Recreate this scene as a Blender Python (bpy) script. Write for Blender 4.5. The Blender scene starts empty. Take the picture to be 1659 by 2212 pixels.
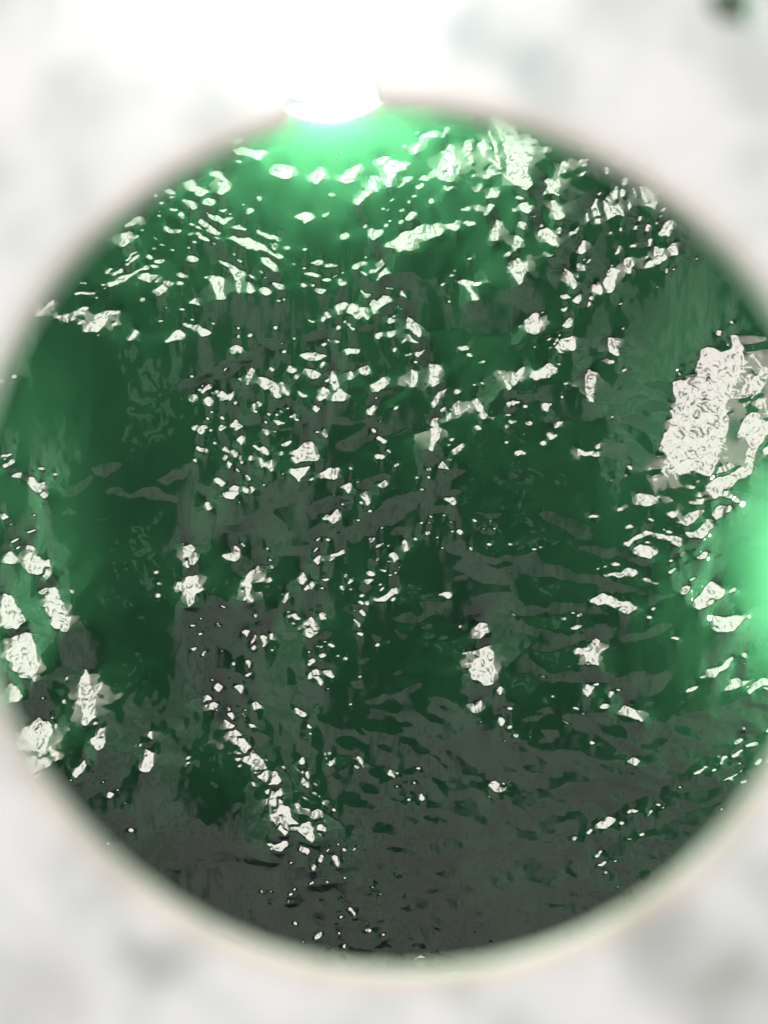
import bpy, bmesh, math, random
import numpy as np
from mathutils import Vector

random.seed(4)
RNG = np.random.default_rng(7)
S = bpy.context.scene
COL = S.collection

# ------------------------------------------------------------------ camera, sky, sun, exposure
# one unit = one metre.  Phone lens 1.667 m above the water, looking straight down through
# the hole of a white plate held 8 cm below the lens.
CAM_Z = 1.0 / 0.6
PX = 1.0 / 1659.0                      # water metres per photo pixel (photo 1659 wide)
PLATE_D = 0.08                         # lens to top face of the plate
cam_d = bpy.data.cameras.new('camera')
cam = bpy.data.objects.new('camera', cam_d)
COL.objects.link(cam)
cam.location = (0, 0, CAM_Z)
cam.rotation_euler = (0, 0, 0)
cam_d.sensor_fit = 'HORIZONTAL'
cam_d.sensor_width = 36.0
cam_d.lens = 60.0
cam_d.clip_start = 0.005
cam_d.clip_end = 200.0
cam_d.dof.use_dof = True
cam_d.dof.focus_distance = CAM_Z
cam_d.dof.aperture_fstop = 27.0
S.camera = cam

SUN_EL = math.radians(56.0)            # soft overcast sun, at the top of the picture
SUN_AZ = math.radians(-8.0)            # measured from +Y towards +X
SUN_DIR = np.array([math.cos(SUN_EL) * math.sin(SUN_AZ), math.cos(SUN_EL) * math.cos(SUN_AZ), math.sin(SUN_EL)])
w = bpy.data.worlds.new('World')
S.world = w
w.use_nodes = True
nt = w.node_tree
sky = nt.nodes.new('ShaderNodeTexSky')
sky.sky_type = 'NISHITA'
sky.sun_disc = False
sky.sun_elevation = SUN_EL
sky.sun_rotation = SUN_AZ
sky.dust_density = 8.0
sky.air_density = 0.5
sky.ozone_density = 0.5
nt.links.new(sky.outputs[0], nt.nodes['Background'].inputs[0])
nt.nodes['Background'].inputs[1].default_value = 0.15
sun_d = bpy.data.lights.new('sun', 'SUN')
sun_d.energy = 0.5
sun_d.angle = math.radians(17.0)
sun_d.color = (0.97, 0.985, 1.0)
sun = bpy.data.objects.new('sun', sun_d)
COL.objects.link(sun)
sun.rotation_euler = Vector(SUN_DIR).to_track_quat('Z', 'Y').to_euler()

S.view_settings.view_transform = 'Standard'
S.view_settings.look = 'None'
S.view_settings.gamma = 1.0
S.view_settings.exposure = -0.1
S.render.film_transparent = False

# ------------------------------------------------------------------ helpers
def W(fx, fy):
    """photo pixel (1659 x 2212) -> metres on the water plane"""
    return (fx - 829.5) * PX, (1106.0 - fy) * PX

def link(name, me, mats, parent=None):
    for m in mats:
        me.materials.append(m)
    o = bpy.data.objects.new(name, me)
    COL.objects.link(o)
    if parent:
        o.parent = parent
    return o

def nodes_mat(name):
    m = bpy.data.materials.new(name)
    m.use_nodes = True
    return m, m.node_tree, m.node_tree.nodes['Principled BSDF']

# ------------------------------------------------------------------ ripple data
# Outlines of the facets of the water that tilt towards the light, tile by tile.
# Each tile is 1000 source pixels wide, coordinates in 1/165.9 of a tile; '-' cuts out.
TILES = {}
TILES[(0, 400)] = """91,72 86,76 81,80 82,81 86,79 91,74;85,83 78,85 79,88 82,91 79,93 80,95 84,92 83,88 80,86 85,85;89,95 85,97 83,101 80,103 83,102 86,98 89,96;90,97 84,102 83,105 87,103 90,99;94,97 98,98 99,101 95,101;100,102 107,101 105,103 101,104;97,106 102,105 101,107 98,107;80,107 73,111 74,113 80,109;95,105 88,109 78,116 71,118 71,120 79,117 83,113 89,110 96,107;83,111 75,113 76,115 83,112;72,108 69,110 70,111 73,109;92,109 89,113 91,116 94,113 97,110 95,109;103,111 97,111 91,116 96,116 101,113;101,114 100,116 102,117 104,114;106,115 112,117 107,122 102,125 98,123 100,121 105,118;47,125 50,123 56,123 63,124 57,125 53,124 50,125;59,113 56,115 60,112;69,120 67,122 68,122;35,128 30,133 26,138 25,140 31,139 28,136 35,130;46,137 40,140 41,142 46,138;57,132 52,135 48,138 47,142 50,140 53,137 57,133;40,138 36,141 39,140;77,134 70,135 64,137 61,141 65,140 70,138 77,135;69,139 64,142 59,149 62,148 67,145 70,141;62,142 57,145 54,149 56,150 60,146;55,141 51,144 54,144;88,146 85,149 83,155 86,155 88,150;102,140 105,141 102,142;116,142 121,143 127,143 130,146 136,147 133,151 129,150 126,146 120,145;135,141 139,142 137,144;114,145 119,149 117,153 113,153 106,156 110,151 113,147;152,154 155,158 157,162 156,163 153,160 149,162 148,160;153,144 155,146;162,149 163,151 161,152 160,150;121,130 126,124 128,125 127,128 130,131 124,130;136,110 145,113 145,117 144,122 145,128 140,128 139,123 137,117 136,113;-140,116 142,116 142,120 140,119;113,109 121,111 121,114 117,112;121,98 128,100 127,103 120,102;139,100 146,103 152,106 158,109 157,111 152,110 155,115 156,120 155,125 153,121 152,115 148,107 142,103;152,100 157,103 155,104;161,110 165,112 163,113;161,115 163,118 165,122 162,125 159,120;128,84 136,89 138,91 133,90 128,87;138,90 141,92 138,92;148,86 155,87 160,87 166,90 166,95 160,94 154,91 150,88;148,79 155,78 161,82 156,83 149,81;130,75 136,79 143,85 139,86 133,82 129,77;133,71 140,73 147,77 145,79 138,76;146,73 151,74 150,77 147,75;141,70 148,69 145,71;163,67 164,71 159,73;157,62 158,67 157,68;120,63 126,64 127,68 125,71 123,68 124,66;132,62 139,62 140,65 136,68 131,66;121,51 125,50 128,54 135,57 131,61 127,62 128,58 122,57;137,43 142,44 145,48 148,52 147,58 144,60 141,59 144,56 142,51 140,48;151,31 158,30 166,33 166,37 163,37 159,34 154,35;145,21 151,20 158,26 153,28 147,25;106,43 111,42 109,44;103,64 106,64 105,67;118,70 121,73 119,74;106,79 109,80 111,84 107,82;113,82 117,83 115,85;121,77 126,79 124,81;128,79 131,82 130,84;92,81 93,83;110,68 116,70 112,70;124,83 124,86 122,85;127,89 123,91 126,91;120,93 123,94;108,56 113,60;110,63 113,60;101,72 104,74;115,115 119,117"""
TILES[(1000, 400)] = """0,31 5,31 9,34 5,36 2,39 0,37;11,41 22,41 25,46 21,50 17,50 10,46;42,41 43,44 41,47 43,50 39,53 34,50 36,47 40,45;56,48 60,44 67,40 67,44 64,51 57,53 55,51;73,48 76,48 78,53 75,58 69,65 65,68 64,66 70,58 74,53;79,47 80,52 78,50;78,37 85,35 88,38 92,38 97,40 97,43 92,45 89,50 86,55 83,54 86,49 90,45 88,41 84,39 78,40;80,26 76,30 82,27;102,34 105,25 109,20 115,19 117,23 111,21 107,26 104,33;124,14 125,17 122,23 120,22 123,18;104,18 106,19 104,22;89,4 91,8 95,6 95,12 92,13 90,9 84,9;96,27 97,30 95,29;41,18 47,15 53,12 55,15 50,14 49,20 46,23;57,9 59,7 57,15 56,21;62,21 63,23 60,27;67,23 69,28;51,25 52,28;73,22 73,25;120,33 126,27 128,33 128,38 126,44 128,52 124,52 119,50 117,46 119,42 121,38;122,54 129,55 124,59 121,58;136,23 139,25 140,31 138,30 135,29;138,33 141,40 139,40;129,43 132,45 131,49 130,47;140,46 143,49 141,49;151,39 153,44 151,50 149,51 150,45;145,52 146,55 143,60 142,57;153,53 155,56 156,61 153,63 149,63 151,58;151,65 155,66 152,72 148,76 149,71;156,75 158,79 155,83 156,89 153,92 152,87 154,82;134,68 138,67 137,71;144,25 149,28 152,27 154,31 149,29 146,29;152,4 157,7 166,13 166,50 163,45 162,33 160,25 157,18 153,11;150,15 156,27 158,40 158,47 156,36 153,24;139,8 140,11 138,11;107,47 112,48 112,51 106,50;95,48 101,49 100,53 96,52 92,57 95,51;103,53 106,55 104,58;101,61 99,66 98,65;113,61 115,63 112,68;82,67 84,70 82,70;91,62 85,66;96,68 95,71 93,70;97,73 101,70 105,71 103,76 99,77 97,76;97,76 95,79 92,80 94,76;86,77 86,79 83,82;74,84 78,82 83,83 80,87 75,90 73,89;71,77 72,81 70,82;60,83 59,88 55,89 54,86;25,74 32,71 38,74 34,77 31,79 28,76;48,70 45,75 43,75 46,71;47,59 51,60 50,63;2,60 3,61 1,62;83,94 90,88 96,83 101,82 108,78 108,82 103,88 101,91 101,97 96,94 93,98 91,94;111,81 114,79 117,83 117,77 121,82 119,87 114,86 111,89;123,80 132,76 130,84;135,76 141,77 142,80 137,81;82,99 83,103 80,108 77,112 79,105;86,104 82,110 88,109 81,113 78,116 80,110;0,82 9,85 16,87 10,89 2,85;0,90 6,93 12,98 17,99 16,102 11,99 5,95 0,95;2,100 8,101 13,105 12,109 6,105;3,113 9,117 6,115;33,94 32,97 30,94;20,92 22,94 18,97;35,103 42,102 44,106 38,105;45,103 54,105 50,107 45,105;30,109 37,110 42,113 36,113;43,113 48,114 47,116 42,115;50,111 53,110 51,113;53,113 59,117 55,119;67,108 72,113 69,112;76,107 74,111;30,115 33,118 30,120;38,119 46,121 43,124 38,122;3,119 9,120 10,123 6,126 3,123;10,114 17,119 18,122 13,120;17,126 19,127 18,129;13,127 15,130;63,104 68,103 72,102 71,105 66,107 62,108;67,119 70,123 76,123 72,127 69,124;73,131 76,127 79,130 82,124 86,125 88,129 82,131 78,135 77,138 75,133;61,129 66,132 72,132 74,135 72,141 69,136 67,141 63,137 59,135;52,131 57,128 59,131 55,133 52,139;45,133 48,136 44,143 42,139 46,139;59,141 64,146 62,148;32,140 38,141 36,143;53,142 55,145 52,149;94,118 97,126 95,125;84,118 86,121;92,130 95,133 93,134;99,137 104,143 108,148 106,152 101,147 97,141;85,139 91,141 87,144;96,147 103,153 107,157 103,155;77,148 83,149 80,154 77,151;86,147 91,148 89,152 85,152;89,157 92,159 90,161;57,158 65,158 68,161 58,163;46,151 48,155;50,151 55,156 51,156;118,117 124,115 121,119;131,115 138,115 143,117 137,118 142,123 144,128 141,129 137,121;125,127 126,129;130,159 138,156 139,160 133,160;136,162 141,164 138,164;102,160 100,164 95,164;104,159 110,159 105,166 103,164;28,161 38,161 45,163 42,166 30,166;15,153 17,156 15,157;1,152 3,157 2,156;11,143 13,147;165,96 161,101;163,107 166,110 166,113"""
TILES[(2000, 400)] = """0,15 4,20 6,25 4,31 6,37 10,46 13,54 9,58 5,57 2,51 0,52;3,60 10,65 4,64 2,62;5,66 9,65 12,71 10,75 6,71;4,76 8,80 8,84 5,82;2,86 6,90 5,95 2,95 0,101;21,28 23,32 21,34;33,37 36,41 35,47 32,48 31,41;43,35 45,38 44,42;48,45 46,48 44,47;20,51 24,49 26,53 31,54 29,59 31,61 28,61 22,57 24,54;25,64 28,65 30,70 34,74 34,77 27,77 27,74 30,73 26,68;19,82 23,82 26,84 26,89 30,95 24,93 20,89 17,85;20,97 26,98 28,100 21,99;36,85 41,85 44,80 42,86 37,87;30,81 31,86;46,88 49,97 45,99 42,98 44,93;41,102 46,107 49,111 45,110;50,101 49,105 47,106;34,107 39,112 41,119 40,123 37,117 35,112;54,62 57,75 52,74 51,69;62,59 64,65 61,63;49,70 50,78 48,78 48,73;59,62 64,69 69,66 73,75 69,72 62,76 60,69;53,76 57,76 58,80 53,78;68,53 66,62;72,55 70,60 75,58 72,61;73,48 75,53 72,54;77,53 81,62 80,58;66,57 68,63 65,62;82,53 87,54 88,62 90,68 87,65;92,63 95,66 91,71 89,68;97,67 100,67 99,72 96,71;98,77 103,76 104,82 102,89 99,87 97,87 97,80;105,90 108,96 107,100 104,100 104,96 100,94;88,87 92,89 91,94 89,93;92,92 94,97 100,102 94,103 92,98;89,102 97,104 93,107 86,108 87,105;87,77 90,84 87,82;82,73 84,78;79,80 81,83;70,81 71,83;70,91 70,96 67,100 68,95;77,92 80,93 78,95;73,101 77,100 79,106 76,108 77,112 74,112 73,106;64,104 68,112 66,121 63,124 58,117 62,113 63,108;-64,108 66,109 65,114 63,112;53,117 56,124 50,121;56,118 58,124;42,123 46,129 44,133 39,129;50,128 51,132 47,134;32,125 36,124 37,128 33,128;32,133 36,132 34,138;20,134 21,135 19,137;4,101 8,111 4,120 0,112 0,104;8,142 13,137 17,136 18,139 15,144 19,144 18,148 16,151 10,150;38,138 38,143 34,148 34,143;33,145 30,153 24,161 22,163 28,156;33,153 39,151 41,158 39,162 36,157 33,159 31,156;63,152 66,153 67,159 70,164 66,165 63,162;28,159 34,164 30,163;71,129 70,131;72,146 73,147;145,139 146,142;136,145 139,148 137,148;100,107 101,110;13,156 15,158 14,162;126,158 132,156 139,161 143,161 146,155 145,149 149,148 152,155 153,166 123,166 126,162;67,33 70,43;47,28 48,33"""
TILES[(0, 1400)] = """115,118 121,121 125,128 124,134 119,137 118,129;118,142 126,141 126,147 127,151 124,153 123,160 121,162 119,157 120,152 117,148;113,145 117,149 115,152 112,149;150,121 154,126 153,131 145,131 143,128 150,126;159,140 166,133 166,136 161,142 160,150 163,157 163,159 157,159 157,147 157,143;128,13 130,16 129,19;135,14 134,19 130,20 130,25 129,20;133,22 136,26 135,31 131,29 131,25;143,18 145,22 143,28 141,26 141,22;148,22 148,27;125,24 122,28;136,32 135,35;119,37 122,39 119,39;127,42 123,44 123,47;129,42 132,42 131,48 128,50 128,45;133,41 136,45 135,47;141,34 143,39 146,41 141,39;142,41 145,44 141,47;148,41 152,37 155,43 152,48 152,43 150,41 148,45;156,47 157,51 154,57 152,53;126,56 130,58 129,61 125,59;137,52 140,56 137,56;144,54 147,62 144,59;150,57 153,61 152,65 149,61;125,62 126,66 125,69 124,65;145,64 149,69 147,72;154,64 156,68;152,69 155,75 152,73;157,74 162,79 160,79;137,76 142,79 143,84 140,81 137,79;142,86 147,87 150,80 153,84 152,88 151,91 142,90;156,81 160,86 158,89 155,85;160,78 163,84 162,90;131,93 135,92 134,95 135,98 132,99;154,93 155,94;158,12 161,3 163,10 160,19;157,4 155,6;162,3 163,7;154,11 154,15;163,28 166,35;98,138 101,140;99,146 102,148;99,153 102,155;0,62 6,60 3,66 0,66;0,68 9,64 7,68 1,71;12,73 12,78 6,78 8,75;17,77 22,77 21,81 26,83 29,91 27,96 26,90 20,86 18,81;27,69 24,72;20,72 18,73;0,100 4,102 0,106;21,110 19,113 14,114;12,115 6,121 6,118;6,124 5,129 9,130 9,134 0,133 3,127;14,122 20,121 20,126 19,129 25,130 30,130 30,138 31,141 29,143 25,141 18,140 15,135 14,130 17,126;24,152 30,148 36,150 37,156 40,159 43,166 31,166 27,161 32,157 29,153;0,151 5,154 9,160 12,166 0,166;20,101 21,102;9,10 11,11 8,14;8,15 7,17;2,14 1,16"""
TILES[(1000, 1400)] = """0,11 6,12 12,15 9,19 4,18;10,16 14,19 15,25 11,26;16,13 20,20 21,25 17,20;8,3 11,6 9,9;20,3 25,6 24,9 21,8;31,5 38,7 42,8 40,12 36,13 33,10;42,0 44,3 42,7;26,19 32,24 29,25;24,9 28,12 25,13;49,6 52,11 54,16 50,20 48,15;45,12 45,15;52,19 58,22 58,27 54,28 48,27 50,24;43,17 47,20 44,25 40,28 39,25 43,22;38,29 41,32 39,36 36,31;62,7 63,11 58,14;68,4 73,4 74,9 71,12 66,7;75,17 82,12 85,11 85,15 81,20 78,22;79,23 77,26;77,28 76,33 72,37 72,33;45,41 43,47 46,49 45,52 42,46;0,25 3,28 1,32;12,30 17,34 15,35;7,33 8,37;24,34 28,40 25,39;10,39 18,41 13,43;3,44 7,45 7,50 4,48;12,46 11,48;21,31 20,33;22,51 21,55 14,58;2,55 7,59 6,64 3,61;1,57 4,68 3,73;10,64 9,70 10,76 7,71 8,66;23,60 30,55 36,53 37,57 32,61 29,64 36,62 40,63 39,66 30,66 25,68 23,64;22,72 29,71 35,69 33,73 28,77 27,80 22,75;42,74 46,71 52,71 53,74 51,79 46,77;35,76 36,79;61,69 62,72;62,76 62,83 60,89 58,85 54,83 59,81;50,87 50,90;56,93 55,96;53,97 53,104 50,108 47,105 43,105 44,101 48,102;44,114 37,120 38,118;46,116 47,119;40,121 37,127 35,127 38,122;42,127 37,133;57,123 55,127 47,132 49,128 53,126;39,132 39,135;71,84 73,91 72,96 69,90;69,91 68,95;74,97 73,101;85,77 84,81 82,85 79,82;87,74 87,75;75,43 77,48;76,51 80,49 83,53 86,53 84,56 81,55;81,60 83,66;77,61 80,62 78,66;84,59 87,59 87,62;90,67 92,68 90,70;106,84 109,83 110,86 106,85;121,89 126,90 129,88 130,92 129,97 125,94;120,64 123,69 126,73 123,71 119,73;113,69 112,74;112,1 118,3 121,7 117,12 119,15 115,18 113,13 113,7;101,5 106,10 104,19 101,19 101,13;103,0 106,3 102,2;124,19 120,23 117,29 115,34 115,27 119,20;124,30 120,36 122,32;115,37 118,37 118,46 116,55 114,60 112,60 114,54 113,48;120,40 119,52 117,55;131,17 133,21 130,23;132,24 132,33 129,41 130,33;129,28 126,37 123,44 125,37;144,25 147,31 150,36 147,40 145,36 142,29;143,42 146,45 144,47 141,45;135,54 132,60 128,63 128,59;141,16 142,17;147,15 148,17;114,102 112,103;112,105 104,110 107,107;112,113;133,110 135,113 132,115 131,113;142,104 144,106 141,106;148,110 148,112;151,109 157,110 155,112;104,116 103,119;96,115 98,119 98,125 95,129 95,126 97,121;85,129 88,126 92,127 93,130 90,132;86,127 91,126;83,119 77,125;80,115 76,119 73,120;80,129 78,132;76,137 73,138 72,141 75,143 77,141;77,143 72,147;82,137 81,139;92,138 90,141;87,139 87,142;82,148 83,150 80,152;92,149 91,152 84,158 79,159 76,157 83,155 88,150;90,156 87,159;72,152 68,154 66,160 69,162 67,157;73,155 72,161 70,160;28,137 32,142 31,148 27,148;36,142 36,149 34,152 35,146;33,147 31,152;47,143 45,145 42,144;41,148 44,150 41,151;57,147 56,152 54,151;21,151 20,157 16,161 18,155;118,153 127,151 126,157 123,155;24,163 17,166 23,165;7,141 7,147;6,122 7,125 5,126;0,138 1,140;40,161;65,166 69,162 70,166;161,15 166,17 164,23;163,27 165,31;163,40 166,41;162,44;144,2 149,1 146,3;156,9 160,6 158,10"""
TILES[(2000, 1400)] = """123,0 153,0 152,5 147,14 142,18 142,24 140,30 140,42 138,52 131,60 130,72 127,77 120,74 117,71 113,74 108,75 104,73 98,75 95,73 100,73 99,68 101,63 97,58 98,52 103,46 108,43 106,36 104,34 108,33 109,26 107,20 108,14 111,12 116,14 118,21 116,30 120,33 123,30 121,24 124,20 121,15 123,8;-115,42 118,40 122,45 120,47;-128,9 132,8 132,16 129,17;-133,22 140,22 139,25 132,25;-128,42 134,40 132,47 129,48;-106,60 110,58 108,62;-121,64 124,63 123,67;166,6 155,12 148,23 153,24 158,21 153,30 162,20 166,10;151,40 158,35 160,40 166,41 166,47 160,55 156,61 154,68 151,76 146,78 141,79 137,80 135,85 130,84 127,80 133,77 139,74 143,73 148,71 151,64 152,56 151,48 147,48 145,55 146,48;130,71 143,69 138,73 131,77;125,82 138,87 145,92 143,95 138,91 133,90 127,92 126,88;136,95 132,103 128,107 124,113 120,117 112,116 108,111 111,112 118,113 120,107 126,103 129,100 128,97 132,95;112,93 120,91 124,90 122,94 115,96;124,96 120,101 116,106 110,109 106,107 109,104 114,100 121,98;99,99 104,99 102,104 106,107 101,104;138,94 139,100 135,100;113,82 117,83 115,85;121,79 118,82;80,88 88,88 94,91 92,94 86,95 83,95 88,92 81,89;102,92;67,97 72,98;86,102 92,106 88,105;93,107 102,113 107,117 108,121 104,121 99,117 92,115 87,114 80,117 74,122 71,121 77,116 86,112 92,113 100,116 101,113;77,122 85,121 92,125 89,129 82,128;73,109 77,107 79,110 75,111;51,103;14,124;17,123 20,122;62,132 69,134;58,140 69,139 75,135 79,138 77,142 74,139 68,141 61,141;81,142 87,143 95,147 90,146;108,125 112,123 110,127 107,130;125,124 124,129 119,131 117,128 122,127 120,125;105,134 102,139 99,139;101,131;140,137 145,133 151,134 149,138 143,138;153,140 157,139 154,142;115,141 118,141 113,144;111,145 114,149 109,153 107,152;127,143 133,148 136,151 131,156 124,160 119,162 116,156 121,151;142,147 143,150 137,152;158,148 153,155 152,161 149,166 131,166 130,163 136,159 145,157 152,152;50,158 58,152 66,155 68,158 74,158 79,162 72,165 66,162 62,159 55,160;90,160 90,163;49,7 53,9 54,14 52,20 54,23 50,23 52,29 49,28 47,22 48,13;33,15 36,17 34,18;32,23 33,27;20,28 25,29 24,35 20,34;64,38 65,39;11,11 18,8 23,3 26,6 28,11 25,7 24,13 20,13 14,14;9,4 7,10 2,16 0,17 0,13 5,8;63,0 65,4;28,42 31,41 29,46;23,48 26,50 30,49 28,52 24,51;20,53 22,54 20,57 18,56;2,60 6,59 9,62 3,63;41,58 48,61 56,61 56,64 51,63 45,62;74,68 78,72;55,57;9,40 12,43;0,40 4,41 1,42;0,25 3,28 1,31;111,9;158,30 163,30 160,32;72,7;30,4;160,58 166,56 166,64 161,62"""
TILES[(0, 2400)] = """0,0 13,0 15,5 10,10 5,9 2,4;31,0 43,0 44,6 44,12 38,9 33,7 35,3;7,14 19,11 21,16 23,22 25,33 25,42 20,40 13,40 14,36 9,36 10,31 5,27 9,20;9,44 13,46 16,51 15,55 9,56;26,66 32,68 35,73 34,80 33,87 36,95 32,97 29,103 23,103 20,100 21,93 24,90 30,88 24,86 21,84 14,86 19,78 16,75 21,70;-23,86 29,87 27,90;36,60 35,66;55,35 57,40 59,50 61,57 62,66 60,69 57,71 55,67 55,58 54,52 50,48 51,42;62,66 65,73;66,72 70,77 69,84 66,88 63,84 60,82 64,77;-65,76 67,79 66,82;57,92 57,97 53,104 50,104 52,98;61,93;95,76 98,80 98,84 95,79;94,88 98,92 99,99 96,103 92,102 93,96;72,114 74,115 73,119 71,117;77,113;70,146 72,148 70,149;85,139;29,52 30,55;43,42;119,97 122,98 120,102;120,94 122,96;127,3 129,5;137,7 141,9;126,13 129,15;120,23 125,23 123,26;130,23 131,27 128,30 129,26;141,25 143,27;136,47 139,47 141,51 139,53 136,49;134,44 136,46;151,47 154,50 155,56 152,52 150,49;156,66 155,69 158,75 156,72;128,57 132,54 135,59 138,62 139,67 134,64 130,61;144,60 147,64 149,70 148,74 145,70;141,70 148,74 153,81 158,87 162,92 166,96 166,108 163,103 160,97 157,95 156,90 150,86 147,80 145,75;151,94 156,91 154,94;151,97 156,96 153,98;152,100 155,100 153,103;159,73 164,75 161,77;155,12 160,11 158,17 156,16;162,13 164,13 163,26 161,29 161,21;159,33;160,35 159,38;161,39 158,44 157,47 157,42;163,60 166,60 165,64 162,66;163,0 166,1 164,4;162,111 165,112 163,114"""
TILES[(1000, 2400)] = """0,94 3,98 5,105 8,110 11,104 15,110 16,118 15,122 17,126 22,128 24,134 26,136 30,136 35,135 36,141 38,145 36,148 32,144 28,141 24,141 22,136 15,133 13,135 16,139 20,142 19,144 14,140 12,135 9,136 9,132 12,130 10,125 6,118 7,113 0,107;-11,114 14,113 15,121 13,121;7,149 13,150 20,147 20,151 17,154 9,153;28,149 31,150 35,153 35,155 30,154;39,136 42,136 45,140 44,142 40,139;41,157 44,157 44,161 41,161;50,155 52,159 55,165 51,163 49,158;46,152 48,153;56,152 58,155;53,151;21,161 24,161 23,163;36,163 38,166;26,123 29,128 25,127;38,128 36,132;41,129 43,132;43,122 44,126;50,128;29,94 32,100 34,106 33,109 31,104 27,101;28,106 33,110 35,114 30,113;43,89 46,95 48,100 46,97;46,95 49,100 47,101;64,98 67,101 65,103 63,100;65,93 70,101;86,101 89,105 91,109 86,106;91,112 91,115;97,110;99,122;107,117 110,122 107,123 106,120;105,100 107,102;152,109 156,107 159,113 158,117 154,115 151,112;160,110;145,6 150,6 152,10 148,14 143,18 145,14 143,10;146,23 153,21 155,25 153,31 155,35 153,40 153,45 150,47 145,43 140,43 138,36 144,33 147,27;133,26 140,24 140,26;158,44 160,48 158,54 156,51;138,57 142,60 147,55 146,60 143,62 142,67 139,62;162,62 166,60;158,64 161,68 159,73 157,69;163,72 166,72 165,76;62,3 66,6 69,10 68,11 64,6;65,11 69,13 69,16 66,14;77,20 78,23;47,19 51,21 49,24 48,23;53,27 54,29;57,28 58,31;66,0 70,0 71,2 67,1;40,0 44,0 43,5 41,4;17,1 24,0 28,4 26,6 22,3 19,4;35,2 38,7 39,13 36,16 30,16 35,13 34,8 29,11 32,6;40,21 36,23 33,28 33,26 37,22;41,26 46,29 41,31;33,31 37,30 37,33 33,34;33,42 35,37 40,37 41,42 42,48 39,44 36,41 34,44;43,39 49,37 49,44 47,43;7,14 9,13 9,18 7,18;2,14 5,17 4,23 2,25 3,20 1,18;24,62 28,64 32,65 32,69 29,69 25,67;34,72 35,76;33,77 37,80 35,81;39,59 41,63 39,62;37,64 39,66 38,67;0,61 2,62 0,64;61,60"""
TILES[(2000, 2400)] = """128,0 150,0 145,5 140,9 131,11 128,5;86,0 90,0 88,3;0,0 3,1 1,2;37,9 42,6 45,8 41,9;52,17 57,15 57,17 53,20 53,26 55,32 43,32 48,30 50,26 47,24 43,24 40,23 42,21 49,22;55,43 51,48 47,53 46,51 48,44 51,46;25,52 28,53 26,54;61,48 66,51 62,54 61,51;57,57 60,56 62,59 59,61 56,59;67,62 72,57 76,60 79,64 84,67 78,67 73,63;50,81 53,82 50,83;73,94 77,91 81,94 78,96 74,95;100,14 106,13 106,15 100,15;141,26 139,31 134,35 131,36 128,40 126,38 123,35 128,34 133,32;135,46 139,41 144,40 146,42 152,41 157,43 160,39 160,43 165,44 162,47 155,46 151,50 149,46 144,45 138,49 136,48;111,46 118,45 117,48 110,50;146,29 149,30 147,31;148,23 147,26;156,80 155,83 152,83 149,86 151,82;147,85 144,90 139,92 141,89;147,78 142,83;138,88 132,95;124,97 119,101 115,102 119,99;131,98 127,100;166,71 162,75;165,86 162,89;159,92 154,95;166,89 160,95;148,98 142,102 136,105 132,107 137,103 142,101;164,97 157,104 160,100;107,110;98,120 96,124 94,125;90,123 88,128 85,129;94,120 92,122;79,123 74,128;81,125 77,128;65,131 64,134 58,137 53,138 54,135 61,130;50,137 48,141;41,142 39,145;71,133 69,134;84,139 82,142;77,142 73,145;60,157 56,162;68,157 65,159;63,156;55,160;133,124"""
TILES[(1000, 3000)] = """9,82 10,84;23,81 22,85;25,101 25,105;42,108 42,112 39,116 38,113;30,116;57,117 57,122;53,110 55,113;60,92 64,96 64,101 61,97;54,98 57,100 54,101;53,103 51,105;71,103 72,105;71,110 74,110;83,111 83,113;54,87;57,87;73,84 75,85;80,84 81,86;42,70 44,73;44,73 46,76;36,74 35,78;101,130 105,129;105,127 110,129;120,131 117,134;58,73"""
# outlines of water patches tilted to mirror the added pale sheet
MIRROR_PATCHES = {}
MIRROR_PATCHES[(0, 2400)] = """48,108 56,105 62,99 68,94 75,89 84,87 90,93 88,99 82,104 78,110 71,112 62,116 60,120 54,122 49,115;104,122 115,122 121,128 121,136 130,138 139,138 143,145 150,150 159,150 166,153 166,166 95,166 80,153 92,148 100,145 104,138 105,128;60,128 80,127 87,130 87,136 75,140 62,138;86,67 92,66 94,74 90,75;120,0 166,0 166,18 158,26 150,30 140,20 128,10;138,40 152,40 155,45 145,50 136,46;30,100 45,95 50,105 40,112;137,108 143,115 140,117 136,112"""
MIRROR_PATCHES[(0, 1400)] = """60,70 70,66 77,68 77,71 68,75 61,76;36,84 46,82 57,75 60,78 55,84 46,90 40,89;68,85 80,85 90,85 98,84 112,88 111,93 98,92 86,89 70,88;38,101 45,97 50,101 42,104 38,105;61,102 69,101 71,103 63,104;97,78 105,75 115,72 124,66 128,65 119,74 117,78 108,81 98,80;140,108 150,106 160,102 166,98 166,108 160,112 150,114 142,111;118,160 128,152 140,152 142,157 166,160 166,166 118,166;60,155 71,154 72,157 63,158;105,18 120,12 135,5 150,0 166,0 150,8 130,13 112,21;125,85 138,80 136,88 128,90"""
MIRROR_PATCHES[(1000, 1400)] = """0,86 10,80 18,74 26,78 30,85 28,95 18,97 9,96 8,100 16,105 20,111 10,115 3,116 0,105;25,30 32,28 38,36 36,41 29,41;50,55 60,50 72,43 70,40 80,40 78,36 90,28 98,24 100,32 112,38 116,40 105,44 95,46 82,50 72,55 60,60 52,59;30,98 45,92 58,87 55,94 45,98 35,103;30,118 38,108 50,107 46,113 36,121;57,115 65,105 75,98 90,92 103,85 110,88 106,95 95,102 84,108 75,116 62,118;120,122 135,120 150,127 166,127 166,134 153,132 150,135 158,140 166,142 166,148 150,145 140,140 130,135 132,128;143,102 152,98 160,101 158,105 147,105;133,81 140,78 145,82;106,160 123,157 122,166 108,166;142,155 166,153 166,166 145,163;20,160 30,145 32,155 26,166 17,166"""
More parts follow.
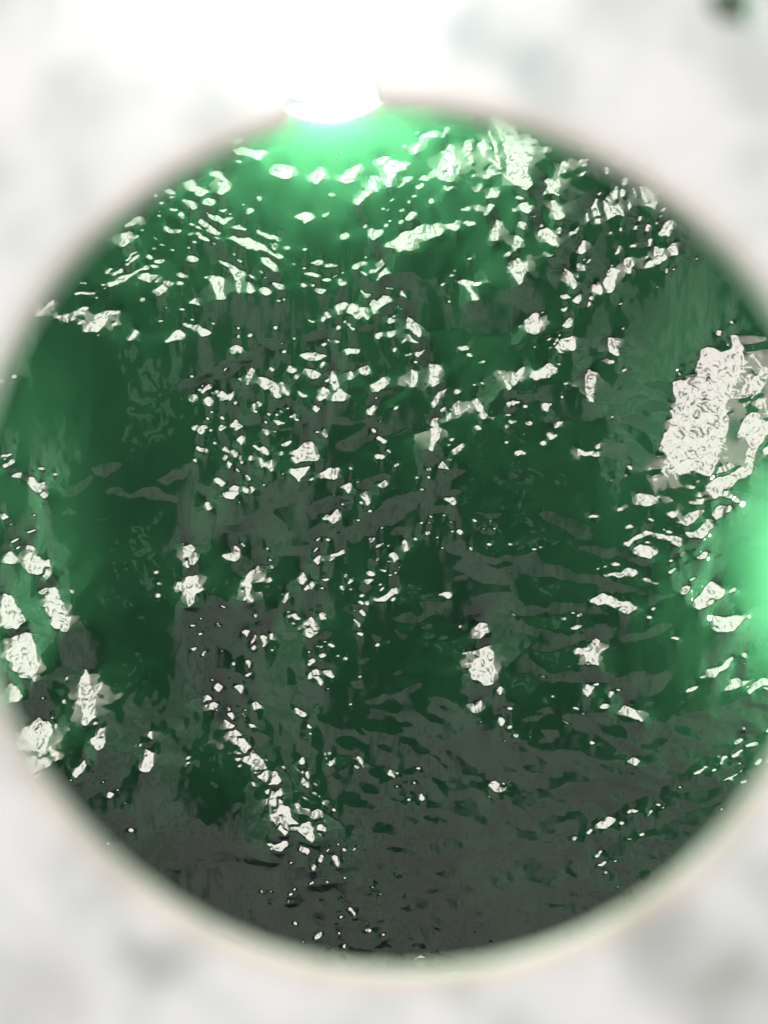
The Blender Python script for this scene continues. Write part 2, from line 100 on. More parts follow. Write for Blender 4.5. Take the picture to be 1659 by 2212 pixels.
MIRROR_PATCHES[(2000, 1400)] = """14,20 30,16 45,20 47,28 60,30 68,36 60,38 50,42 35,38 20,30;85,19 98,20 105,25 104,29 92,26;65,29 85,32 100,35 104,41 90,40 75,36;70,40 85,47 100,58 99,66 85,58 74,48;56,47 68,50 74,56 62,53;57,63 68,66 78,72 82,75 72,77 62,72;17,101 25,98 38,102 52,108 52,115 42,118 32,112 20,106;14,117 30,120 50,119 75,125 92,132 88,135 66,130 50,127 35,122;0,127 15,125 25,133 50,140 75,146 90,150 85,155 60,150 40,145 20,143 5,140 0,147;25,160 45,157 55,161 65,166 22,166;64,10 71,10 70,18 65,20;2,22 18,24 20,30 8,28"""
MIRROR_PATCHES[(1000, 2400)] = """70,58 82,56 86,53 100,54 102,60 112,65 115,58 128,53 131,60 138,66 142,75 150,74 160,74 166,78 166,103 150,103 135,105 124,97 115,88 112,90 108,86 98,80 93,72 88,66 82,69 78,69;64,77 75,76 82,80 92,82 100,90 106,98 104,106 95,103 86,96 78,97 70,96 60,89 54,83 52,78;40,66 48,70 54,76 53,84 60,91 68,98 66,104 70,112 80,112 90,108 90,120 86,128 100,130 115,129 114,118 105,108 108,104 120,110 130,112 127,120 132,126 136,115 150,115 158,120 162,128 160,133 166,134 166,166 40,166 45,150 42,140 38,130 40,120 42,108 52,106 52,112 46,100;0,55 10,52 20,48 30,45 40,48 40,56 36,62 26,60 15,66 25,72 32,84 38,96 44,104 38,120 28,116 18,108 30,106 28,90 18,76 8,66;14,12 26,12 30,15 16,19;0,0 14,0 13,10 2,12;88,2 100,0 115,1 108,7 96,8;85,9 98,14 96,18 88,15;76,14 82,16 81,20 77,18;130,50 140,46 150,48 148,54 140,56 134,54;0,155 18,155 20,166 0,166;62,43 67,45 68,50 63,48;-130,73 135,73 137,80 132,82;-127,62 124,70 121,72 123,64"""
MIRROR_PATCHES[(2000, 2400)] = """0,28 12,25 20,33 35,36 50,34 62,35 64,42 50,44 25,46 10,40 0,38;0,2 20,10 30,15 45,12 40,7 60,5 66,10 60,20 45,16 30,22 15,14 0,10;64,42 75,35 90,36 98,40 100,48 90,54 80,55 70,50 64,48;32,65 45,61 60,62 75,67 90,69 100,64 130,60 150,55 166,60 166,72 150,78 130,85 115,95 100,105 90,115 75,125 55,130 40,138 20,150 0,157 0,80 15,84 25,86 40,87 52,84 55,78 45,75 35,72;12,60 25,58 27,64 16,65;8,73 28,73 30,80 15,82;0,157 20,152 35,147 45,140 60,137 75,138 60,150 55,160 50,166 0,166;70,140 90,132 110,128 130,115 150,105 166,95 140,128 110,155 90,166 62,166 70,152 80,146;-60,89 75,90 90,88 98,93 85,96 62,93;-14,83 28,87 16,88;-30,162 36,157 45,160 42,166 28,166;-0,118 20,113 36,118 34,122 20,120 12,126 0,124;-34,147 45,132 58,127 68,124 80,118 95,112 110,98 122,92 118,100 105,110 92,120 75,128 60,138 45,145;-50,164 58,150 70,142 85,138 95,134 120,124 150,112 140,120 115,132 90,142 72,148 60,160 54,166;-100,135 125,122 150,110 166,100 166,106 140,124 115,136"""
MIRROR_PATCHES[(1000, 3000)] = """40,40 166,40 166,118 120,122 70,122 30,115 28,100 35,80 42,60;0,55 19,57 20,72 22,85 15,92 25,95 22,118 0,108;-92,92 100,89 109,96 104,99 93,96;-108,80 130,80 128,86 110,84;-112,120 120,123 115,125;-115,45 123,36 121,40 113,46;-70,110 88,100 88,114 72,116;-45,85 52,80 55,92 46,100;-26,100 32,92 34,98 28,115 25,115;-60,40 66,40 64,46 60,44;-74,53 78,52 79,56 75,56;-100,70 110,68 106,75 101,76"""
MIRROR_PATCHES[(2000, 3000)] = """0,60 70,60 80,66 60,85 30,105 0,118;-20,62 36,64 30,72 14,72;-50,70 58,62 56,74"""
MIRROR_PATCHES[(1000, 400)] = """80,112 95,110 130,115 145,118 166,120 166,150 150,148 135,146 112,148 105,140 98,128 88,118"""
MIRROR_PATCHES[(2000, 400)] = """0,110 20,112 30,125 20,140 0,145;15,100 35,105 45,118 30,110"""

def parse(tiles):
    out = []
    for (x0, y0), txt in tiles.items():
        for item in txt.split(';'):
            neg = item.startswith('-')
            pts = [tuple(float(v) for v in p.split(',')) for p in item.lstrip('-').split()]
            # tile unit -> source px -> 1659-wide photo px
            fp = [((x0 + px * 1000 / 165.9) * 0.553, (y0 + py * 1000 / 165.9) * 0.553) for px, py in pts]
            out.append((neg, np.array(fp)))
    return out

# ------------------------------------------------------------------ water height field
N = 1024
CX, CY = 872.0, 1165.0                 # hole centre in photo px
HALF = 1000.0
SP = 2 * HALF / N
gx = CX - HALF + (np.arange(N) + 0.5) * SP             # photo x
gy = CY + HALF - (np.arange(N) + 0.5) * SP             # photo y, row 0 = bottom (world -Y)
FX, FY = np.meshgrid(gx, gy)
KX = 2 * np.pi * np.fft.fftfreq(N, d=SP * PX)[None, :]
KY = 2 * np.pi * np.fft.fftfreq(N, d=SP * PX)[:, None]
K2 = KX ** 2 + KY ** 2
K2[0, 0] = 1.0
KPX = np.sqrt(K2) * PX                 # radians per photo px
KPX[0, 0] = 0

def band(lo, hi, seed):
    """unit-variance noise with wavelengths between lo and hi photo px"""
    r = np.random.default_rng(seed).standard_normal((N, N))
    f = np.fft.fft2(r)
    k0, k1 = 2 * np.pi / hi, 2 * np.pi / lo
    f *= np.exp(-(KPX / k1) ** 2) * (1 - np.exp(-(KPX / k0) ** 2))
    n = np.fft.ifft2(f).real
    return n / n.std()

def blur(a, sig):
    return np.fft.ifft2(np.fft.fft2(a) * np.exp(-0.5 * (KPX * sig) ** 2)).real

def fill(mask, pts, wx, wy, val):
    pad = 14
    x0, y0 = pts.min(0) - pad
    x1, y1 = pts.max(0) + pad
    j0, j1 = np.searchsorted(gx, [x0, x1])
    i0, i1 = np.searchsorted(-gy, [-y1, -y0])
    if j1 <= j0 or i1 <= i0:
        return
    X = FX[i0:i1, j0:j1] + wx[i0:i1, j0:j1]
    Y = FY[i0:i1, j0:j1] + wy[i0:i1, j0:j1]
    ins = np.zeros(X.shape, bool)
    n = len(pts)
    for a in range(n):
        ax, ay = pts[a]
        bx, by = pts[(a + 1) % n]
        if ay == by:
            continue
        c = ((ay > Y) != (by > Y)) & (X < (bx - ax) * (Y - ay) / (by - ay) + ax)
        ins ^= c
    sub = mask[i0:i1, j0:j1]
    sub[ins] = val if val == 0 else np.maximum(sub[ins], val)

def thick(a, b, wd):
    a, b = np.array(a, float), np.array(b, float)
    d = b - a
    L = np.hypot(*d) + 1e-6
    d /= L
    nrm = np.array([-d[1], d[0]])
    m = (a + b) / 2
    return np.array([a, m + nrm * wd * .8, b + nrm * wd * .3, b, m - nrm * wd * .7])

w1x, w1y = band(16, 60, 1) * 1.4, band(16, 60, 2) * 1.4
glint = np.zeros((N, N), np.float32)
shapes = parse(TILES)
big = np.zeros((N, N), np.float32)
extra = []
for neg, p in shapes:
    if len(p) == 1:
        t = np.linspace(0, 2 * np.pi, 7)[:-1]
        r = random.uniform(3.2, 5.2)
        p = p + np.stack([np.cos(t) * r, np.sin(t) * r * random.uniform(.7, 1.3)], 1)
    elif len(p) == 2:
        p = thick(p[0], p[1], 5.6)
    if not neg:
        c = p.mean(0)
        sc = 1.0 if np.ptp(p[:, 0]) * np.ptp(p[:, 1]) > 900 else .85
        p = c + (p - c) * sc
        if np.hypot((c[0] - 705) / 230, (c[1] - 170) / 190) < 1 or np.hypot((c[0] - 1720) / 150, (c[1] - 1220) / 170) < 1:
            continue
        fill(glint, p, w1x, w1y, 1.0)
        if c[1] > 1050 and np.ptp(p[:, 1]) > 34:
            fill(big, p, w1x, w1y, 1.0)
        if random.random() < 0.38 and 180 < c[1] < 1950:
            u = p[np.argmax(((p - c) ** 2).sum(1))] - c
            u = u / (np.hypot(*u) + 1e-6)
            for k in range(random.choice((1, 1, 2, 3))):
                q = c + np.array([random.gauss(0, 26), random.gauss(0, 26)])
                v = u + np.array([random.gauss(0, .25), random.gauss(0, .25)])
                extra.append(thick(q, q + v * random.uniform(5, 14), random.uniform(2.2, 4)))
    else:
        fill(glint, p, w1x, w1y, 0)
for p in extra:
    fill(glint, p, w1x * .6, w1y * .6, 1.0)
gap = np.mod(FY + .3 * FX + 9 * band(30, 90, 5), 23) < 4.2     # big facets step like scales
glint[gap & (big > 0)] = 0
inside = blur(glint, 0.8)
inside = np.clip(inside * 1.35 - .1, 0, 1)

# direction towards the lens and half-way slope that mirrors the sun into the lens
XW, YW = (FX - 829.5) * PX, (1106.0 - FY) * PX
V = np.stack([-XW, -YW, np.full_like(XW, CAM_Z)], 0)
V /= np.linalg.norm(V, axis=0)
H = V + SUN_DIR[:, None, None]
TP, TQ = -H[0] / H[2], -H[1] / H[2]

# long swell and ripple trains
def grad(z):
    f = np.fft.fft2(z)
    return np.fft.ifft2(1j * KX * f).real, np.fft.ifft2(1j * KY * f).real

def scaled(lo, hi, seed, rms):
    z = band(lo, hi, seed)
    p, q = grad(z)
    return z * (rms / math.sqrt((p ** 2 + q ** 2).mean()))

low = np.clip((FY - 1200) / 500.0, 0, 1)
zb = scaled(260, 600, 11, .035) + scaled(60, 170, 12, .04) * (1 + .4 * low) + scaled(24, 60, 13, .025) * (1 + .9 * low)
# the wave whose crest bounds the lit water under the added top lamp: it drops away below the crest
cx = np.array([150, 300, 420, 560, 700, 800, 880, 960, 1060, 1130, 1240])
cy = np.array([360, 400, 455, 520, 566, 585, 560, 500, 450, 380, 280])
crest = np.interp(FX, cx, cy) + 6 * band(60, 200, 14)
dd = FY - crest
amp = np.exp(-((FX - 700) / 420.0) ** 4)
tt = np.arange(-400, 1600, 1.0)
prof = np.cumsum(1 / (1 + np.exp(-tt / 12.0)) * np.exp(-np.clip(tt, 0, None) / 240.0))
calm = 1 - .75 * np.exp(-(np.hypot(FX - 700, FY - 150) / 260.0) ** 2)
zb = zb * calm - 0.30 * PX * amp * np.interp(dd, tt, prof)
P0, Q0 = grad(zb)

# patches shaped to mirror the added pale sheet past the edge of the added deck; elsewhere the
# water mirrors the dark underside of the deck
w2x, w2y = band(50, 160, 31) * 4 + band(16, 30, 33) * 1.2, band(50, 160, 32) * 4 + band(16, 30, 34) * 1.2
pale = np.zeros((N, N), np.float32)
def fill2(mask, p, wx, wy, v):
    one = np.zeros((N, N), np.float32)
    fill(one, p, wx, wy, 1.0)
    mask[one > 0] = v
def aniso(lo, hi, ang, ratio, seed):
    f = np.fft.fft2(np.random.default_rng(seed).standard_normal((N, N)))
    ca, sa = math.cos(ang), math.sin(ang)
    ku, kv = (KX * ca + KY * sa) * PX * ratio, (-KX * sa + KY * ca) * PX
    kk = np.sqrt(ku ** 2 + kv ** 2)
    f *= np.exp(-(kk * lo / 6.283) ** 2) * (1 - np.exp(-(kk * hi / 6.283) ** 2))
    n = np.fft.ifft2(f).real
    return n / n.std()
ss = np.clip((FY - 1500) / 450.0, 0, 1)
ss = ss * np.clip((FX - 480) / 200.0, 0, 1)
an1, an2 = aniso(30, 130, -.5, 2.0, 41), aniso(30, 130, -.35, 2.2, 42)
pale = np.where((ss > .25) & (an1 < .2), 1.0, pale)
for neg, p in parse(MIRROR_PATCHES):
    fill2(pale, p, w2x, w2y, 0.0 if neg else 1.0)
pale = np.where((ss > 0) & (an2 < -.55), 0.0, pale)
pale = np.where((aniso(40, 140, .25, 2.4, 43) > 1.5) & (FY > 700) & (FX > 500), 1.0, pale)
soft = blur(pale, 2.0)
QF = (0.166 - YW * 0.6 * -1.0) / 2.0      # slope at which the mirror ray just clears the deck edge

wr = scaled(9, 22, 21, .058) + scaled(22, 55, 22, .055)
WP, WQ = grad(wr)
P, Q = P0.copy(), Q0.copy()
UP, UQ = np.zeros((N, N)), np.zeros((N, N))
still = np.maximum(np.exp(-((FX - 1740) / 170) ** 2 - ((FY - 1225) / 200) ** 2), np.exp(-((FX - 700) / 190) ** 2 - ((FY - 220) / 130) ** 2))
for it in range(64):
    d = np.stack([P - TP, Q - TQ])
    r = np.sqrt((d ** 2).sum(0)) + 1e-6
    lim = 0.125
    push = np.where(r < lim, lim / r, 1.0)
    Pn, Qn = TP + d[0] * push, TQ + d[1] * push
    dev = np.hypot(Pn - P0, Qn - Q0)
    Pn = P0 + np.clip(Pn - P0, -.32, .32)
    cl = np.minimum(1.0, 1.3 / (dev + 1e-6))
    free = inside < .3
    Qn = Qn + .6 * (np.where(free & (soft > .6), np.maximum(Qn, QF + .028), np.where(free & (soft < .4), np.minimum(Qn, QF - .026), Qn)) - Qn)
    keep = 0.945
    Pn, Qn = P0 + (Pn - P0) * cl * keep, Q0 + (Qn - Q0) * cl * keep
    ep, eq = (TP + WP - P) * inside, (TQ + WQ - Q) * inside
    UP, UQ = np.clip(UP + .6 * ep, -1.5, 1.5), np.clip(UQ + .6 * eq, -1.5, 1.5)
    gp, gq = TP + WP + UP, TQ + WQ + UQ
    Pn, Qn = Pn * (1 - .55 * still) , Qn * (1 - .55 * still)
    P = Pn * (1 - inside) + gp * inside
    Q = Qn * (1 - inside) + gq * inside
    zh = -1j * (KX * np.fft.fft2(P) + KY * np.fft.fft2(Q)) / K2
    zh[0, 0] = 0
    P, Q = np.fft.ifft2(1j * KX * zh).real, np.fft.ifft2(1j * KY * zh).real
Z = np.fft.ifft2(zh).real
R = np.hypot(FX - CX, FY - CY)
win = np.clip((985 - R) / 25.0, 0, 1)
win = win * win * (3 - 2 * win)
Z *= win

keepv = R < 985
idx = np.full((N, N), -1, np.int64)
idx[keepv] = np.arange(keepv.sum())
co = np.stack([XW[keepv], YW[keepv], Z[keepv]], 1)
a, b, c, d = idx[:-1, :-1], idx[:-1, 1:], idx[1:, 1:], idx[1:, :-1]
ok = (a >= 0) & (b >= 0) & (c >= 0) & (d >= 0)
quads = np.stack([a[ok], b[ok], c[ok], d[ok]], 1)
nv = len(co)
# open water outside the patch seen through the hole, one wide ring 3 mm lower
ccx, ccy = W(CX, CY)
ring, rq = [], []
M = 96
for k, (rad, zz) in enumerate(((970 * PX, -0.003), (1.2, -0.003), (6.0, -0.003), (60.0, -0.003))):
    for t in range(M):
        an = 2 * math.pi * t / M
        ring.append((ccx + rad * math.cos(an), ccy + rad * math.sin(an), zz))
for k in range(3):
    for t in range(M):
        u = (t + 1) % M
        rq.append((nv + k * M + t, nv + (k + 1) * M + t, nv + (k + 1) * M + u, nv + k * M + u))
co = np.vstack([co, np.array(ring)])
quads = np.vstack([quads, np.array(rq)])
me = bpy.data.meshes.new('water')
me.vertices.add(len(co))
me.vertices.foreach_set('co', co.astype(np.float32).ravel())
me.loops.add(quads.size)
me.loops.foreach_set('vertex_index', quads.astype(np.int32).ravel())
me.polygons.add(len(quads))
me.polygons.foreach_set('loop_start', (np.arange(len(quads)) * 4).astype(np.int32))
me.polygons.foreach_set('use_smooth', np.ones(len(quads), bool))
me.update(calc_edges=True)
m, t, bs = nodes_mat('green_water')
L = t.links
def attr(n):
    x = t.nodes.new('ShaderNodeAttribute'); x.attribute_name = n; return x.outputs['Fac']
def mixc(fac, c1, c2):
    x = t.nodes.new('ShaderNodeMix'); x.data_type = 'RGBA'
    L.new(fac, x.inputs[0])
    for s, cc in ((6, c1), (7, c2)):
        if isinstance(cc, tuple): x.inputs[s].default_value = (*cc, 1)
        else: L.new(cc, x.inputs[s])
    return x.outputs[2]
nz = t.nodes.new('ShaderNodeTexNoise'); nz.inputs['Scale'].default_value = 9.0; nz.inputs['Detail'].default_value = 5.0
L.new(mixc(nz.outputs['Fac'], (.0028, .0102, .0054), (.0046, .0142, .0080)), bs.inputs['Base Color'])
bs.inputs['Roughness'].default_value = 0.085
bs.inputs['IOR'].default_value = 1.56
water = link('water', me, [m])
water['kind'] = 'structure'

# ------------------------------------------------------------------ white plate with the round hole
PM = 0.6 * PLATE_D / 1659.0            # plate metres per photo px (top face)
TH = 0.0022
BV = 0.0005
def pl(fx, fy):
    return (fx - 829.5) * PM, (1106.0 - fy) * PM
def spline(cu, pts):
    s = cu.splines.new('POLY')
    s.points.add(len(pts) - 1)
    for q, (fx, fy) in zip(s.points, pts):
        x, y = pl(fx, fy)
        q.co = (x, y, 0, 1)
    s.use_cyclic_u = True
cu = bpy.data.curves.new('plate_outline', 'CURVE')
cu.dimensions = '2D'
cu.fill_mode = 'BOTH'
cu.extrude = TH / 2 - BV
cu.bevel_depth = BV
cu.bevel_resolution = 3
spline(cu, [(829 + 2300 * math.cos(2 * math.pi * i / 160), 1106 + 2300 * math.sin(2 * math.pi * i / 160)) for i in range(160)])
# the hole (slightly uneven) with the notch towards the added top lamp
HR = 960.0
HX, HY = 872.0, 1172.0
hole = []
rr = random.Random(3)
ph = [rr.uniform(0, 6.28) for _ in range(6)]
def hr(an):
    return HR + sum(5.0 / (k + 1) * math.sin((k + 2) * an + ph[k]) for k in range(6))
x0n, x1n = 628, 800
for i in range(360):
    an = 2 * math.pi * i / 360
    fx, fy = HX + hr(an) * math.cos(an), HY + hr(an) * math.sin(an)
    if fy < 600 and x0n < fx < x1n:
        if not hole or hole[-1] != 'N':
            hole.append('N')
        continue
    hole.append((fx, fy))
notch = [(626, 232), (630, 190), (632, 130), (640, 80), (665, 55), (705, 48), (745, 60), (768, 100), (780, 150), (800, 190), (815, 206)]
pts = []
for q in hole:
    if q == 'N': pts += notch
    else: pts.append(q)
spline(cu, pts)
# slit beside the notch and a small hole at the upper right corner
spline(cu, [(525, -60), (590, -60), (592, 60), (586, 130), (560, 160), (535, 130), (526, 50)])
spline(cu, [(1515, -60), (1645, -80), (1655, 40), (1630, 92), (1598, 60), (1550, 58), (1520, 20)])
tmp = bpy.data.objects.new('tmp', cu)
COL.objects.link(tmp)
dg = bpy.context.evaluated_depsgraph_get()
pm = bpy.data.meshes.new_from_object(tmp.evaluated_get(dg))
bpy.data.objects.remove(tmp)
pm.name = 'perforated_plate'
for p in pm.polygons:
    p.material_index = 1 if abs(p.normal.z) < 0.75 else 0

mw, t, bs = nodes_mat('mottled_white')
L = t.links
geo = t.nodes.new('ShaderNodeTexCoord')
n1 = t.nodes.new('ShaderNodeTexNoise'); n1.inputs['Scale'].default_value = 150.0; n1.inputs['Detail'].default_value = 3.0
n2 = t.nodes.new('ShaderNodeTexNoise'); n2.inputs['Scale'].default_value = 420.0; n2.inputs['Detail'].default_value = 4.0
L.new(geo.outputs['Object'], n1.inputs['Vector'])
L.new(geo.outputs['Object'], n2.inputs['Vector'])
def ramp(inp, p0, p1):
    r = t.nodes.new('ShaderNodeMapRange'); r.inputs[1].default_value = p0; r.inputs[2].default_value = p1
    r.interpolation_type = 'SMOOTHSTEP'
    L.new(inp, r.inputs[0]); return r.outputs[0]
def math_(op, x, y):
    n = t.nodes.new('ShaderNodeMath'); n.operation = op; n.use_clamp = op == 'ADD'
    for i, v in enumerate((x, y)):
        if isinstance(v, float): n.inputs[i].default_value = v
        else: L.new(v, n.inputs[i])
    return n.outputs[0]
def stains(lst):
    acc = None
    for fx, fy, rad, s in lst:
        x, y = pl(fx, fy)
        d = t.nodes.new('ShaderNodeVectorMath'); d.operation = 'DISTANCE'
        wv = t.nodes.new('ShaderNodeVectorMath'); wv.operation = 'MULTIPLY_ADD'
        L.new(n1.outputs['Color'], wv.inputs[0]); wv.inputs[1].default_value = (.008, .008, 0)
        L.new(geo.outputs['Object'], wv.inputs[2])
        L.new(wv.outputs[0], d.inputs[0]); d.inputs[1].default_value = (x + .004, y + .004, TH / 2)
        f = math_('MULTIPLY', ramp(d.outputs['Value'], rad * PM * 1.2, rad * PM * .25), s)
        acc = f if acc is None else math_('ADD', acc, f)
    return acc
grey = stains([(1470, 2080, 170, .5), (1600, 2140, 130, .5), (1440, 1960, 90, .22), (360, 2060, 85, .6), (280, 2030, 60, .3), (60, 2120, 150, .4),
               (230, 1960, 60, .2), (110, 1880, 90, .15), (1600, 660, 90, .35), (1560, 560, 60, .15), (130, 230, 120, .1), (60, 640, 90, .12), (800, 2180, 90, .15),
               (250, 1790, 50, .15), (150, 1850, 60, .12), (30, 1800, 50, .12)])
teal = stains([(1000, 40, 80, .6), (1165, 125, 50, .7), (1100, 80, 60, .25), (200, 520, 90, .22), (1390, 470, 60, .2), (1640, 450, 80, .2), (900, 60, 60, .2)])
mot = ramp(n2.outputs['Fac'], .42, .75)
mot2 = ramp(n1.outputs['Fac'], .42, .66)
def mix2(fac, c1, c2):
    x = t.nodes.new('ShaderNodeMix'); x.data_type = 'RGBA'
    L.new(fac, x.inputs[0])
    for s, cc in ((6, c1), (7, c2)):
        if isinstance(cc, tuple): x.inputs[s].default_value = (*cc, 1)
        else: L.new(cc, x.inputs[s])
    return x.outputs[2]
c = mix2(math_('MULTIPLY', mot, .5), (.70, .735, .755), (.56, .605, .63))
c = mix2(math_('MULTIPLY', mot2, .9), c, (.49, .54, .55))
c = mix2(grey, c, (.30, .32, .315))
c = mix2(teal, c, (.33, .44, .45))
rd = t.nodes.new('ShaderNodeVectorMath'); rd.operation = 'DISTANCE'
L.new(geo.outputs['Object'], rd.inputs[0]); rd.inputs[1].default_value = (*pl(HX, HY), TH / 2)
worn = ramp(rd.outputs['Value'], (HR + 32) * PM, (HR - 2) * PM)
c = mix2(math_('MULTIPLY', worn, .4), c, (.58, .46, .34))
L.new(c, bs.inputs['Base Color'])
bs.inputs['Roughness'].default_value = 0.6
bmp = t.nodes.new('ShaderNodeBump'); bmp.inputs['Strength'].default_value = .25; bmp.inputs['Distance'].default_value = .0004
L.new(n2.outputs['Fac'], bmp.inputs['Height']); L.new(bmp.outputs[0], bs.inputs['Normal'])
mr, t2, bs2 = nodes_mat('raw_cut_edge')
n3 = t2.nodes.new('ShaderNodeTexNoise'); n3.inputs['Scale'].default_value = 600.0
cr = t2.nodes.new('ShaderNodeValToRGB')
cr.color_ramp.elements[0].color = (.44, .31, .22, 1); cr.color_ramp.elements[1].color = (.58, .43, .32, 1)
t2.links.new(n3.outputs['Fac'], cr.inputs[0]); t2.links.new(cr.outputs[0], bs2.inputs['Base Color'])
bs2.inputs['Roughness'].default_value = .8
pm.materials.clear()
plate = link('perforated_plate', pm, [mw, mr])
plate.location = (0, 0, CAM_Z - PLATE_D - TH / 2)
plate['label'] = 'white mottled plate close to the lens with a large round hole, out of focus'
plate['category'] = 'plate'

# ------------------------------------------------------------------ lit domes added to cast the green glow on the water
LAMP_L = 760.0
lm, t3, b3 = nodes_mat('added_glow')
b3.inputs['Base Color'].default_value = (.8, .8, .78, 1)
b3.inputs['Emission Color'].default_value = (.68, 1.0, .70, 1)
b3.inputs['Emission Strength'].default_value = LAMP_L
def lamp_mat(k):
    m_ = lm.copy(); m_.name = 'added_glow'
    m_.node_tree.nodes['Principled BSDF'].inputs['Emission Strength'].default_value = LAMP_L * k
    return m_
cm, t4, b4 = nodes_mat('pale_collar')
b4.inputs['Base Color'].default_value = (.55, .56, .53, 1)
b4.inputs['Roughness'].default_value = .4
def lathe(name, prof, mat, seg=48):
    bm = bmesh.new()
    rows = []
    for rr_, zz in prof:
        rows.append([bm.verts.new((rr_ * math.cos(2 * math.pi * q / seg), rr_ * math.sin(2 * math.pi * q / seg), zz)) for q in range(seg)])
    for a_, b_ in zip(rows[:-1], rows[1:]):
        for q in range(seg):
            f = bm.faces.new((a_[q], a_[(q + 1) % seg], b_[(q + 1) % seg], b_[q])); f.smooth = True
    bm.faces.new(rows[-1])
    g = bpy.data.meshes.new(name); bm.to_mesh(g); bm.free(); g.materials.append(mat)
    return g
RAD, BASE = 0.14, 0.012
gm = lathe('glow_band', [(RAD * .97, BASE), (RAD, BASE + .01), (RAD, BASE + .083), (RAD * .98, BASE + .09)], lm)
capm = lm.copy(); capm.name = 'lit_cap'
capm.node_tree.nodes['Principled BSDF'].inputs['Emission Strength'].default_value = 14.0
capme = lathe('cap', [(RAD * .98, BASE + .0902)] + [(RAD * .98 * math.cos(q * math.pi / 24), BASE + .0902 + RAD * .35 * math.sin(q * math.pi / 24)) for q in range(1, 12)], capm)
cme = lathe('float_base', [(RAD * .80, -.03), (RAD * .95, -.015), (RAD * .99, .0), (RAD * 1.0, .006), (RAD * .985, BASE - .001)], cm)
def lamp(fx, fy, label, k_em=1.0):
    e = bpy.data.objects.new('added_dome_lamp', None)
    COL.objects.link(e)
    k = (CAM_Z - BASE) / CAM_Z
    x, y = W(fx, fy)
    e.location = (x * k, y * k, 0)
    e['label'] = label
    e['category'] = 'lamp'
    e['group'] = 'added dome lamps that make the glow round the hole'
    for nm, me_ in (('glow_band', gm), ('cap', capme), ('float_base', cme)):
        if nm == 'glow_band' and k_em != 1.0:
            me_ = me_.copy(); me_.materials[0] = lamp_mat(k_em)
        g = bpy.data.objects.new(nm, me_); COL.objects.link(g); g.parent = e
    return e
lamp(705, -12, 'added white dome lamp standing in for sunlit glare on the water in the notch at the top of the hole')
lamp(1962, 1240, 'added dome lamp standing in for sunlight on the water at the right rim of the hole', .58)
lamp(-560, 1190, 'unseen added dome lamp standing in for sunlight on the water beyond the left rim of the hole', .85)

# added bare light over the plate, just beyond the top of the picture, that burns the plate out there
pd = bpy.data.lights.new('plate_fill', 'POINT')
pd.energy = 0.008
pd.shadow_soft_size = 0.004
pd.color = (1.0, .985, .94)
po = bpy.data.objects.new('plate_fill', pd)
COL.objects.link(po)
po.location = (pl(620, 0)[0], .038, CAM_Z - PLATE_D + .010)

# ------------------------------------------------------------------ unseen added deck high above, mirrored dark in the water
dk, t5, b5 = nodes_mat('blocker_dark_grey')
b5.inputs['Base Color'].default_value = (.16, .165, .155, 1)
b5.inputs['Roughness'].default_value = .9
bm = bmesh.new()
def slab(x0, x1, y0, y1, z0, z1):
    v = [bm.verts.new((x, y, z)) for z in (z0, z1) for x, y in ((x0, y0), (x1, y0), (x1, y1), (x0, y1))]
    for f in ((0, 3, 2, 1), (4, 5, 6, 7), (0, 1, 5, 4), (1, 2, 6, 5), (2, 3, 7, 6), (3, 0, 4, 7)):
        bm.faces.new([v[q] for q in f])
slab(-7.0, 6.2, -2.5, 5.9, 15.0, 15.5)
dm = bpy.data.meshes.new('sky_blocker'); bm.to_mesh(dm); bm.free()
blocker = link('sky_blocker', dm, [dk])
bm = bmesh.new()
for q in range(5):
    slab(-6.9 + q * 3.2, -6.5 + q * 3.2, -2.3, 5.7, 14.6, 14.997)
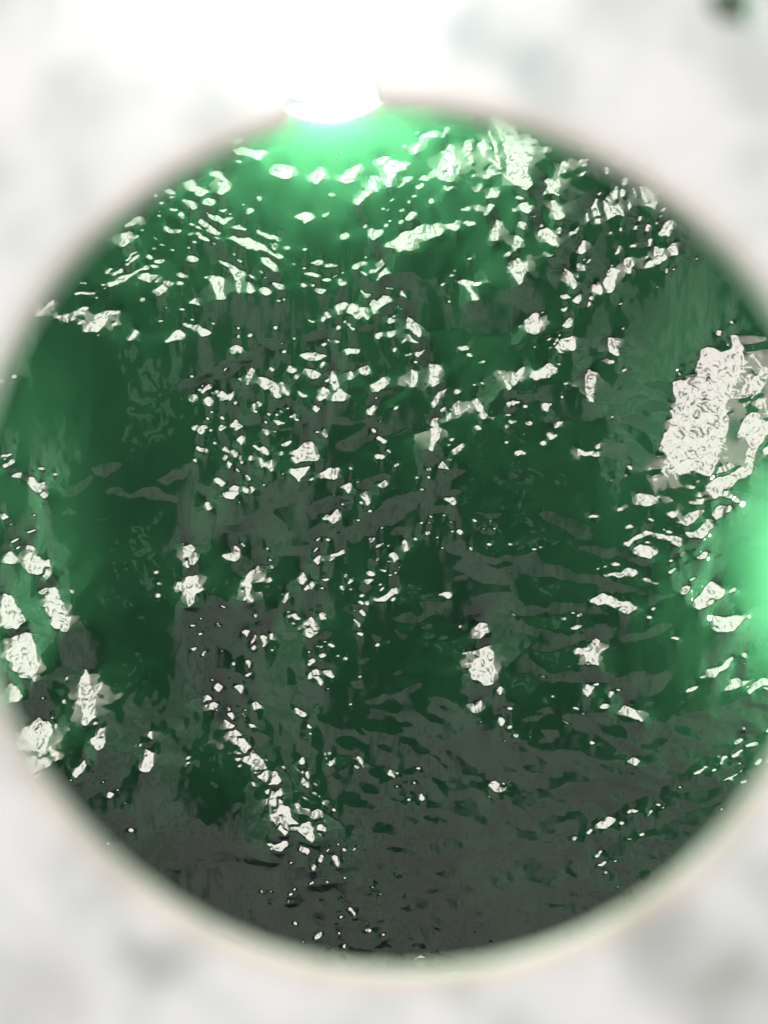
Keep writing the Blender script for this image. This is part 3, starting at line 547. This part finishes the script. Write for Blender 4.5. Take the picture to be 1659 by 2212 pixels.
bmm = bpy.data.meshes.new('blocker_rib'); bm.to_mesh(bmm); bm.free()
link('blocker_rib', bmm, [dk], blocker)
blocker['label'] = 'dark unseen added deck mirrored in the middle of the green water'
blocker['category'] = 'added slab'

# unseen added pale awning beside the deck, sunlight soaking through it; its edge is what the water mirrors as grey patches
sl, t6, b6 = nodes_mat('pale_diffuser')
tr = t6.nodes.new('ShaderNodeBsdfTranslucent')
n6 = t6.nodes.new('ShaderNodeTexNoise'); n6.inputs['Scale'].default_value = .9; n6.inputs['Detail'].default_value = 6.0; n6.inputs['Roughness'].default_value = .65
c6 = t6.nodes.new('ShaderNodeValToRGB')
c6.color_ramp.elements[0].position = .40; c6.color_ramp.elements[0].color = (.22, .26, .235, 1)
c6.color_ramp.elements[1].position = .62; c6.color_ramp.elements[1].color = (.86, .93, .87, 1)
t6.links.new(n6.outputs['Fac'], c6.inputs[0])
t6.links.new(c6.outputs[0], tr.inputs['Color'])
t6.links.new(tr.outputs[0], t6.nodes['Material Output'].inputs['Surface'])
def diffuser_sheet(name, x0, x1, y0, y1, nx, ny, parent=None):
    bm = bmesh.new()
    g = [[bm.verts.new((x0 + (x1 - x0) * i / nx, y0 + (y1 - y0) * j / ny, 15.0 + .12 * math.sin(i * 1.3) * math.cos(j * 1.1))) for i in range(nx + 1)] for j in range(ny + 1)]
    for j in range(ny):
        for i in range(nx):
            f = bm.faces.new((g[j][i], g[j][i + 1], g[j + 1][i + 1], g[j + 1][i])); f.smooth = True
    m_ = bpy.data.meshes.new(name); bm.to_mesh(m_); bm.free()
    return link(name, m_, [sl], parent)
aw = bpy.data.objects.new('diffuser', None); COL.objects.link(aw)
aw['label'] = 'unseen added pale awning lit from above, mirrored as grey patches low in the green water'
aw['category'] = 'diffuser'
diffuser_sheet('panel', -30, 30, -50, -2.7, 60, 46, aw)
diffuser_sheet('panel', 6.6, 30, -2.6, 5.9, 24, 9, aw)
diffuser_sheet('panel', -30, -7.4, -2.6, 5.9, 23, 9, aw)
